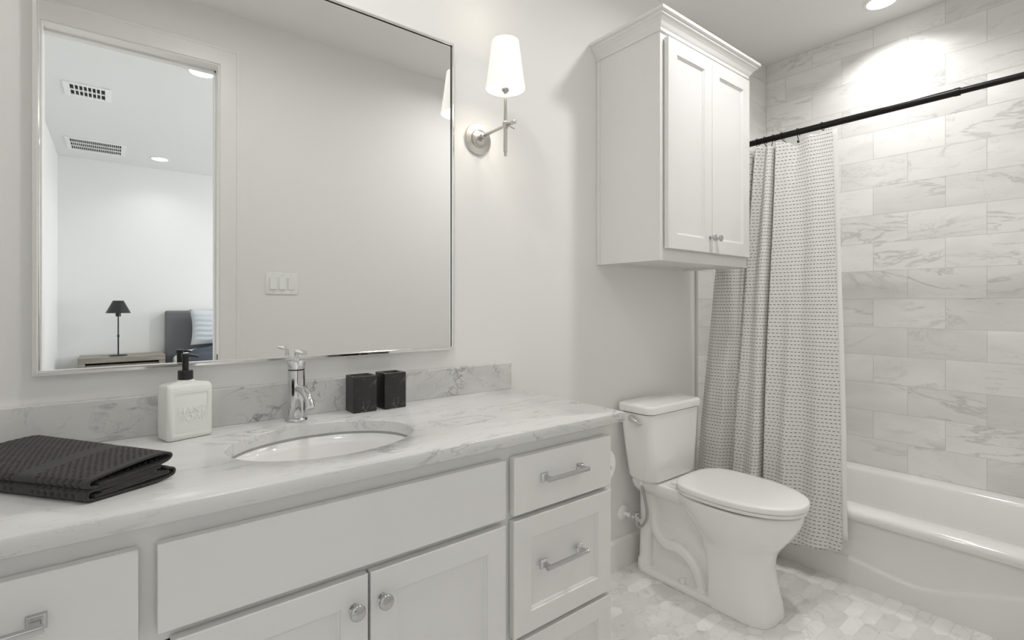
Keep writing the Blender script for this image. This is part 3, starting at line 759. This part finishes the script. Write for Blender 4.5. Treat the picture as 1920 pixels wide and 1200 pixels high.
# ------------------------------------------------------------------ wall cabinet over the toilet
WX0, WX1, WZ0, WZ1, WY = 1.683, 2.370, 1.393, 2.318, -.330
wc = thing('wall_cabinet', 'white two-door wall cabinet with crown molding above the toilet', 'cabinet', ((WX0 + WX1) / 2, 0, WZ0))
b = MB(); b.box(WX0, WX0 + .018, WY + .019, -.001, WZ0, WZ1); b.box(WX1 - .018, WX1, WY + .019, -.001, WZ0, WZ1); b.box(WX0 + .018, WX1 - .018, -.012, -.001, WZ0, WZ1)
b.box(WX0 + .018, WX1 - .018, WY + .019, -.012, WZ0 + .012, WZ0 + .026); b.box(WX0 + .018, WX1 - .018, WY + .019, -.012, WZ1 - .018, WZ1)
b.obj('body', m_cab, wc, bevel=.0006)
MB().box(WX0 - .003, WX0, -.022, -.001, WZ0, WZ1).obj('scribe_strip', m_cab, wc, bevel=.0008)
b = MB(); b.box(WX0, WX0 + .04, WY, WY + .019, WZ0, WZ1); b.box(WX1 - .04, WX1, WY, WY + .019, WZ0, WZ1)
b.box(WX0 + .04, WX1 - .04, WY, WY + .019, WZ0, WZ0 + .055); b.box(WX0 + .04, WX1 - .04, WY, WY + .019, WZ1 - .06, WZ1); b.box(2.005, 2.045, WY, WY + .019, WZ0 + .055, WZ1 - .06)
b.obj('face_frame', m_cab, wc)
wyf = WY - .0230
d1 = shaker('door', 1.706, 2.0235, 1.440, 2.272, wc, yf=wyf, st=.058, rl=.058); knob(2.008, 1.505, d1, wyf, .95)
d2 = shaker('door', 2.0265, 2.352, 1.440, 2.272, wc, yf=wyf, st=.058, rl=.058); knob(2.058, 1.505, d2, wyf, .95)
# crown molding swept on three sides
cp = [(0, 2.292), (.007, 2.292), (.007, 2.304), (.012, 2.310), (.019, 2.322), (.030, 2.334), (.036, 2.338), (.036, 2.346), (.046, 2.350), (.046, 2.362), (0, 2.362)]
b = MB(); fr2 = WY
def cr(k): return [[Vector(p) for p in L] for L in k]
loops = [[Vector((WX0 - e_, -.001, z)) for e_, z in cp], [Vector((WX0 - e_, fr2 - e_, z)) for e_, z in cp], [Vector((WX1 + e_, fr2 - e_, z)) for e_, z in cp], [Vector((WX1 + e_, -.001, z)) for e_, z in cp]]
b.loft(loops); b.obj('crown_molding', m_cab, wc)

# ------------------------------------------------------------------ toilet
tx = 1.995
to = thing('toilet', 'white two-piece toilet with an elongated bowl beside the vanity', 'toilet', (tx, -.35, 0))
# bowl body: several overlapping volumes fused into one surface
bm_ = MB()
def sec(z, yf, yb, hw, p=2.3, n=48):
    """egg-like horizontal section, pointed to the front (-y)"""
    L = []; cyy = (yf + yb) / 2; hl = (yb - yf) / 2
    for i in range(n):
        t = 2 * pi * i / n; s_, c_ = sin(t), cos(t)
        low = max(0, min(1, (.26 - z) / .14)); pp = p + (4.5 * low if s_ > 0 else .5 * low)
        y = cyy + hl * math.copysign(abs(s_) ** (2 / pp), s_); x = tx + hw * math.copysign(abs(c_) ** (2 / pp), c_)
        if s_ < 0: x = tx + (x - tx) * (1 - (.20 - .16 * low) * abs(s_) ** 2)
        L.append(Vector((x, y, z)))
    return L
# pedestal and bowl
SK = [(0, -.646, -.398, .115, 2.8), (.04, -.640, -.398, .111, 2.8), (.10, -.628, -.396, .107, 2.7), (.16, -.618, -.390, .107, 2.6), (.21, -.620, -.376, .114, 2.4), (.26, -.636, -.345, .128, 2.3), (.31, -.672, -.305, .150, 2.25), (.35, -.700, -.27, .166, 2.2), (.39, -.720, -.24, .177, 2.2), (.4305, -.727, -.222, .180, 2.2)]
secs = []
for a, c_ in zip(range(len(SK)), range(1, len(SK))):
    p0, p1, p2, p3 = SK[max(a - 1, 0)], SK[a], SK[c_], SK[min(c_ + 1, len(SK) - 1)]
    for q_ in range(4):
        t = q_ / 4
        secs.append(sec(*[.5 * (2 * p1[m] + (p2[m] - p0[m]) * t + (2 * p0[m] - 5 * p1[m] + 4 * p2[m] - p3[m]) * t * t + (3 * p1[m] - p0[m] - 3 * p2[m] + p3[m]) * t ** 3) if m else p1[0] + (p2[0] - p1[0]) * t for m in range(5)]))
secs.append(sec(*SK[-1])); bm_.loft(secs)
# deck behind the bowl that carries the tank
bm_.loft([[Vector(p) for p in rrect(tx - w_, tx + w_, -.34, -.035, z, .03, 5)] for w_, z in ((.100, .365), (.118, .385), (.128, .405), (.128, .428), (.124, .432))])
# web under the deck
bm_.loft([rrect(tx - w_, tx + w_, yf, -.055, z, .03, 5) for w_, yf, z in ((.068, -.42, 0), (.052, -.42, .08), (.050, -.40, .24), (.070, -.34, .34), (.095, -.32, .40))])
# foot flange
bm_.loft([rrect(tx - w_, tx + w_, -.50, -.045, z, .05, 5) for w_, z in ((.112, 0), (.112, .020), (.103, .028))])
# rear column and trapway relief on both sides
for s_ in (-1, 1):
    X = lambda k: tx + s_ * k
    col = arc([(X(.072), -.082, .01), (X(.066), -.082, .12), (X(.064), -.084, .26), (X(.076), -.09, .39)], 6)
    bm_.tube(col, [.036] * 3 + [.030] * (len(col) - 3), 16)
    tr = arc([(X(.058), -.105, .34), (X(.058), -.120, .25), (X(.060), -.140, .190), (X(.062), -.19, .155), (X(.064), -.245, .158), (X(.064), -.30, .140), (X(.062), -.340, .095), (X(.062), -.365, .03)], 6)
    bm_.tube(tr, .025, 16)
    
body = bm_.obj('bowl', m_porc, to, smooth=True, auto=False)
md = body.modifiers.new('r', 'REMESH'); md.mode = 'VOXEL'; md.voxel_size = .0042; md.use_smooth_shade = True
md = body.modifiers.new('s', 'SMOOTH'); md.factor = .5; md.iterations = 7
for s_ in (-1, 1):
    MB().lathe([(.0125, .028), (.0125, .040), (.010, .047), (.004, .050)], (tx + s_ * .088, -.285, 0), n=24).obj('bolt_cap', m_seat, to, smooth=True)
# seat and lid: egg outline
def egg(z, e=0., n=72):
    L = []
    yb, yf, hw = -.262 - e, -.742 + e, .186 - e
    for i in range(n):
        t = 2 * pi * i / n; s_, c_ = sin(t), cos(t)
        if s_ >= 0:      # back: squarer
            y = -.46 + (yb + .46) * abs(s_) ** (2 / 3.6); x = hw * math.copysign(abs(c_) ** (2 / 3.6), c_); x *= 1 - .12 * abs(s_) ** 3
        else:
            y = -.46 + (yf + .46) * abs(s_) ** (2 / 2.15); x = hw * math.copysign(abs(c_) ** (2 / 2.15), c_)
        L.append(Vector((tx + x, y, z)))
    return L
MB().loft([egg(.4390, .022), egg(.4400, .005), egg(.4520, .003), egg(.4535, .006)]).obj('seat', m_seat, to, smooth=True, auto=True, angle=60)
MB().loft([egg(.4550, .005), egg(.4560, .001), egg(.4730, .000), egg(.4765, .0025), egg(.4785, .008), egg(.4795, .03), egg(.4800, .09)]).obj('seat_lid', m_seat, to, smooth=True, auto=True, angle=60)
for s_ in (-1, 1):
    MB().loft([rrect(tx + s_ * .085 - .03, tx + s_ * .085 + .03, -.272, -.232, z, .012, 5) for z in (.432, .438)] + [rrect(tx + s_ * .085 - .026, tx + s_ * .085 + .026, -.270, -.240, z, .010, 5) for z in (.442, .450, .453)]).obj('hinge', m_seat, to, smooth=True)
MB().box(tx - .165, tx + .165, -.640, -.275, .4295, .4350).obj('seat_gap', m_gap, to) if False else None
# tank
def tk(z, hw, yf, yb, r): return rrect(tx - hw, tx + hw, yf, yb, z, r, 8)
MB().loft([tk(.432, .150, -.180, -.060, .05), tk(.438, .163, -.192, -.050, .05), tk(.452, .171, -.198, -.042, .045), tk(.60, .184, -.199, -.030, .04), tk(.738, .196, -.198, -.022, .036)]).obj('tank', m_porc, to, smooth=True, angle=50)
MB().loft([tk(.7385, .192, -.193, -.022, .036), tk(.7400, .192, -.193, -.022, .036)]).obj('lid_gap_dark', m_gap, to)  # thin dark layer filling the gap between tank and lid
MB().loft([tk(.7405, .196, -.200, -.018, .036), tk(.743, .202, -.206, -.015, .038), tk(.768, .204, -.208, -.014, .038), tk(.775, .201, -.205, -.016, .036), tk(.778, .192, -.196, -.022, .032)]).obj('tank_lid', m_porc, to, smooth=True, angle=50)
lx0 = tx - .194
b = MB(); b.lathe([(.0, 0), (.0, .0)], (0, 0, 0)) if False else None
hp = arc([(lx0 - .006, -.100, .715), (lx0 - .015, -.112, .718), (lx0 - .020, -.130, .712), (lx0 - .021, -.150, .704), (lx0 - .018, -.168, .702)], 6)
b.tube(hp, [.011, .0135, .0145, .015, .0150, .0138, .0140, .0142, .0142, .014, .0138, .0135, .013, .0124, .0118, .011, .0102, .0094, .0086, .0078, .0068, .006, .0052, .0044, .0030][:len(hp)], 16)
b.lathe([(.013, 0), (.013, -.012)], (lx0 + .002, -.104, .715), 'x', 24)
b.obj('flush_lever', m_chrome, to, smooth=True)

# water supply
ws = thing('supply_valve', 'chrome water supply valve with braided hose on the wall beside the toilet', 'valve', (1.862, 0, .25))
MB().lathe([(.036, 0.0005), (.036, .003), (.030, .009), (.012, .012)], (1.862, 0, .250), 'y', 40).obj('escutcheon', m_white_pl, ws, smooth=True)
MB().tube([(1.862, -.008, .250), (1.862, -.050, .250)], .0095, 20).obj('pipe_stub', m_white_pl, ws, smooth=True)
b = MB(); b.tube([(1.862, -.048, .250), (1.862, -.062, .250)], .012, 8); b.tube([(1.862, -.060, .250), (1.862, -.095, .250)], .0085, 16); b.tube([(1.862, -.080, .240), (1.862, -.080, .275)], .009, 8)
b.obj('valve_body', m_chrome, ws, smooth=True)
b = MB(); b.tube([(1.862, -.095, .250), (1.862, -.102, .250)], .006, 12)
b.loft([[Vector((1.862 + .020 * cos(2 * pi * i / 24), y, .250 + .011 * sin(2 * pi * i / 24))) for i in range(24)] for y in (-.100, -.110)])
b.obj('valve_handle', m_chrome, ws, smooth=True)
hs = arc([(1.862, -.080, .242), (1.857, -.083, .222), (1.872, -.095, .212), (1.895, -.105, .235), (1.900, -.108, .28), (1.885, -.106, .34), (1.868, -.105, .39), (1.866, -.105, .415)], 8)
MB().tube(hs, .0058, 14).obj('hose', m_hose, ws, smooth=True)
MB().lathe([(.014, .408), (.018, .412), (.018, .436)], (1.866, -.105, 0), 'z', 8).obj('coupling_nut', m_white_pl, ws)

# toilet paper on the vanity's side
tpx, tpz = 1.206, .710
tp = thing('toilet_paper_roll', 'white toilet paper roll on a chrome spindle at the vanity side, just showing', 'toilet paper', (tpx, -.40, tpz))
MB().lathe([(.018, .360), (.054, .360), (.0555, .362), (.0555, .460), (.054, .462), (.018, .462)], (tpx, 0, tpz), 'y', 48, cap=False).obj('roll', m_paper, tp, smooth=True)
b = MB(); b.lathe([(.006, .345), (.006, .474), (.0095, .475), (.0095, .484), (.006, .487)], (tpx, 0, tpz), 'y', 24); b.obj('spindle', m_chrome, tp, smooth=True)
b = MB(); b.tube([(1.1635, -.348, tpz), (tpx, -.348, tpz)], .006, 16); b.lathe([(.018, 0), (.018, .006), (.008, .008)], (1.1635, -.348, tpz), 'x', 24); b.obj('spindle_post', m_chrome, tp, smooth=True)

# ------------------------------------------------------------------ bathtub
tb = thing('bathtub', 'white alcove bathtub with a curved apron panel along the tiled wall', 'bathtub', (2.9, -.74, 0))
tx0, tx1, ty0, ty1 = 2.535, XR - .0105, ROOM_W + .011, -.011
b = MB(); n = 8
L = [rrect(2.503, tx1, ty0, ty1, .290, .002, n), rrect(2.497, tx1, ty0, ty1, .305, .002, n), rrect(2.498, tx1, ty0, ty1, .318, .002, n), rrect(2.505, tx1, ty0, ty1, .328, .002, n), rrect(2.518, tx1, ty0, ty1, .333, .002, n),
     rrect(2.600, 3.170, ty0 + .09, ty1 - .09, .335, .09, n), rrect(2.612, 3.160, ty0 + .10, ty1 - .10, .331, .09, n), rrect(2.622, 3.152, ty0 + .11, ty1 - .11, .318, .09, n),
     rrect(2.650, 3.125, ty0 + .14, ty1 - .15, .18, .11, n), rrect(2.670, 3.105, ty0 + .17, ty1 - .20, .09, .12, n), rrect(2.70, 3.07, ty0 + .20, ty1 - .25, .055, .12, n), rrect(2.76, 3.02, ty0 + .28, ty1 - .33, .048, .1, n)]
b.loft(L, cap0=False, cap1=True)
b.obj('basin', m_tub, tb, smooth=True, angle=60)
# apron grid with the moulded curve
def curve_z(y):
    t = (y + .742) / .74   # -1..1 about the middle
    K = [(-1.495, .19), (-1.3, .187), (-1.246, .179), (-1.115, .132), (-1.032, .104), (-.966, .084), (-.894, .083), (-.8, .097), (-.689, .115), (-.5, .137), (-.25, .15), (0, .155)]
    for (a, za), (c_, zc_) in zip(K, K[1:]):
        if a <= y <= c_:
            s_ = (y - a) / (c_ - a); return za + (zc_ - za) * s_
    return .155
ny_, nz_ = 150, 70; vs = []
for j in range(nz_ + 1):
    z = .292 * j / nz_
    for i in range(ny_ + 1):
        y = ty0 + (ty1 - ty0) * i / ny_; cz = sum(curve_z(min(-.001, max(-1.49, y + d * .02))) for d in (-2, -1, 0, 1, 2)) / 5
        k = 1 / (1 + exp((z - cz) / .0028))
        x = 2.5335 - .022 * (z / .292) ** 1.5 + (.0 if k > .5 else 0) - .009 * k + .003
        vs.append((x, y, z))
b = MB(); b.add(vs, [(j * (ny_ + 1) + i, j * (ny_ + 1) + i + 1, (j + 1) * (ny_ + 1) + i + 1, (j + 1) * (ny_ + 1) + i) for j in range(nz_) for i in range(ny_)])
b.obj('apron', m_tub, tb, smooth=True, auto=False)

# ------------------------------------------------------------------ shower rod, hooks, curtain
RX, RZ = 2.56, 2.040
rd = thing('shower_rod', 'long black tension rod across the top of the bathtub', 'curtain rod', (RX, -.75, RZ))
MB().tube([(RX, -.016, RZ), (RX, -1.055, RZ)], .0145, 28).obj('outer_tube', m_rod, rd, smooth=True)
MB().tube([(RX, -1.053, RZ), (RX, -1.070, RZ)], .0158, 28).obj('end_collar', m_rod, rd, smooth=True)
MB().tube([(RX, -1.060, RZ), (RX, ROOM_W + .012, RZ)], .0120, 28).obj('inner_tube', m_rod, rd, smooth=True)
for y0, y1 in ((-.0105, -.020), (ROOM_W + .011, ROOM_W + .020)): MB().tube([(RX, y0, RZ), (RX, y1, RZ)], .026, 28).obj('end_cap', m_rod, rd, smooth=True)

# curtain: plan path at the top and at the bottom, blended by height
import bisect
def poly(K, s_):
    for (a, va), (c_, vc) in zip(K, K[1:]):
        if s_ <= c_:
            t = (s_ - a) / (c_ - a); t = t * t * (3 - 2 * t); return va + (vc - va) * t
    return K[-1][1]
def lin(K, s_):
    for (a, va), (c_, vc) in zip(K, K[1:]):
        if s_ <= c_: return va + (vc - va) * (s_ - a) / (c_ - a)
    return K[-1][1]
# s: 0 at the wall side, 1 at the free edge
Ytop = [(0, -.150), (.12, -.185), (.22, -.225), (.30, -.275), (.36, -.300), (.44, -.345), (.50, -.382), (.56, -.396), (.60, -.408), (.70, -.490), (.84, -.575), (1, -.640)]
Ybot = [(0, -.000), (.10, -.060), (.20, -.125), (.30, -.200), (.38, -.235), (.46, -.300), (.51, -.350), (.535, -.358), (.565, -.366), (.60, -.376), (.70, -.470), (.85, -.590), (1, -.704)]
XT = [(0, .0), (.06, -.02), (.12, .018), (.18, -.02), (.24, .02), (.30, -.030), (.34, .028), (.38, -.030), (.43, .004), (.48, -.036), (.51, -.026), (.53, .032), (.555, .032), (.59, -.024), (.65, -.012), (.70, .016), (.80, -.016), (.90, .004), (1, -.004)]
XB = [(0, .0), (.12, -.046), (.22, -.036), (.275, .010), (.32, .016), (.36, -.040), (.42, -.040), (.49, -.066), (.51, -.050), (.535, .022), (.565, .022), (.60, -.042), (.66, -.030), (.70, -.044), (.78, -.014), (.86, -.026), (.94, -.010), (1, .000)]
ztop_k = [(0, 2.000), (.3, 1.998), (.36, 1.990), (.40, 2.000), (.52, 1.985), (.58, 2.004), (.66, 1.990), (.69, 1.968), (.74, 1.992), (.80, 2.003), (.86, 1.996), (.93, 2.008), (1, 2.013)]
zbot_k = [(0, .085), (.4, .095), (.7, .115), (1, .152)]
def curtain_grid(nS, nZ, s0, s1, dx=0., dz0=0., dztop=0.):
    vs, uvs = [], []; ulen = 0; us = [0]
    for i in range(1, nS + 1):
        a, c_ = s0 + (s1 - s0) * (i - 1) / nS, s0 + (s1 - s0) * i / nS
        d = sqrt((poly(XB, c_) - poly(XB, a)) ** 2 + (lin(Ybot, c_) - lin(Ybot, a)) ** 2); us.append(us[-1] + d * 1.05)
    for j in range(nZ + 1):
        h = j / nZ
        for i in range(nS + 1):
            s_ = s0 + (s1 - s0) * i / nS
            zt, zb = lin(ztop_k, s_) + dztop, lin(zbot_k, s_) + dz0
            z = zb + (zt - zb) * h
            k = min(1, max(0, (z - .12) / 1.88)); kk = k ** 1.15
            y = lin(Ybot, s_) * (1 - kk) + lin(Ytop, s_) * kk
            if s_ > .9: y = y
            x = 2.458 + dx * (.5 + .5 * k) + (RX - 2.458 - .012) * k * .82
            kt = k ** 2.6; x += poly(XB, s_) * (1 - kt) + poly(XT, s_) * kt
            x += .004 * sin(s_ * 21 + 3 * z + 2 * sin(2.3 * z)) * (1 - .4 * k) + .003 * sin(37 * s_ - 5 * z)
            vs.append((x, y, z)); uvs.append((us[i], z))
    fs = [(j * (nS + 1) + i, j * (nS + 1) + i + 1, (j + 1) * (nS + 1) + i + 1, (j + 1) * (nS + 1) + i) for j in range(nZ) for i in range(nS)]
    return vs, fs, uvs
def uv_mesh(vs, fs, uvs):
    me = bpy.data.meshes.new('cloth'); me.from_pydata(vs, [], fs); uv = me.uv_layers.new(name='UVMap')
    for l in me.loops: uv.data[l.index].uv = uvs[l.vertex_index]
    me.update(); return me
cu = thing('shower_curtain', 'cream shower curtain with rows of short black stitches hanging beside the toilet', 'shower curtain', (2.5, -.35, RZ))
co = link('cloth', uv_mesh(*curtain_grid(220, 170, 0, 1)), m_curtain, cu, smooth=True, auto=False)
md = co.modifiers.new('s', 'SOLIDIFY'); md.thickness = .0018; md.offset = 0
ln = link('curtain_liner', uv_mesh(*curtain_grid(60, 60, .90, 1, dx=.022, dz0=.048, dztop=.0)), m_liner, smooth=True, auto=False)
for v in ln.data.vertices:
    v.co.y -= .012 + .006 * max(0, min(1, (1.9 - v.co.z) / 1.7))
md = ln.modifiers.new('s', 'SOLIDIFY'); md.thickness = .0012; md.offset = 0
tag(ln, 'plain white liner edge hanging just behind the stitched shower curtain', 'curtain liner')

names = ['nearest the free edge of the curtain', 'second from the free edge of the curtain', 'third from the free edge of the curtain', 'fourth from the free edge of the curtain', 'fifth from the free edge, close to the cabinet', 'sixth from the free edge, beside the cabinet door']
hooks = [(-.590, -.622), (-.485, -.492), (-.412, -.445), (-.372, -.362), (-.330, -.350), (-.292, -.300)]
proto = None
for k, ((hy_, hb), nm) in enumerate(zip(hooks, names)):
    t = thing('curtain_hook', 'black wire shower curtain hook, ' + nm, 'curtain hook', (RX, hy_, RZ), group='black hooks on the shower rod')
    pts = []
    for i in range(19):
        a = radians(-70 + 320 * i / 18); pts.append((RX + .0175 * cos(a), hy_ + .004 * sin(a / 2), RZ + .0175 * sin(a)))
    pts = arc(pts, 1) + [Vector((RX - .012, hy_ + (hb - hy_) * .5, RZ - .034)), Vector((RX - .018, hb, RZ - .052)), Vector((RX - .026, hb, RZ - .058)), Vector((RX - .032, hb, RZ - .050))]
    MB().tube(pts, .0018, 8).obj('wire', m_rod, t, smooth=True, auto=False)
    MB().lathe([(.0045, 0), (.0045, .008)], (RX - .018, hb, RZ - .056), 'z', 12).obj('bead', m_rod, t, smooth=True)
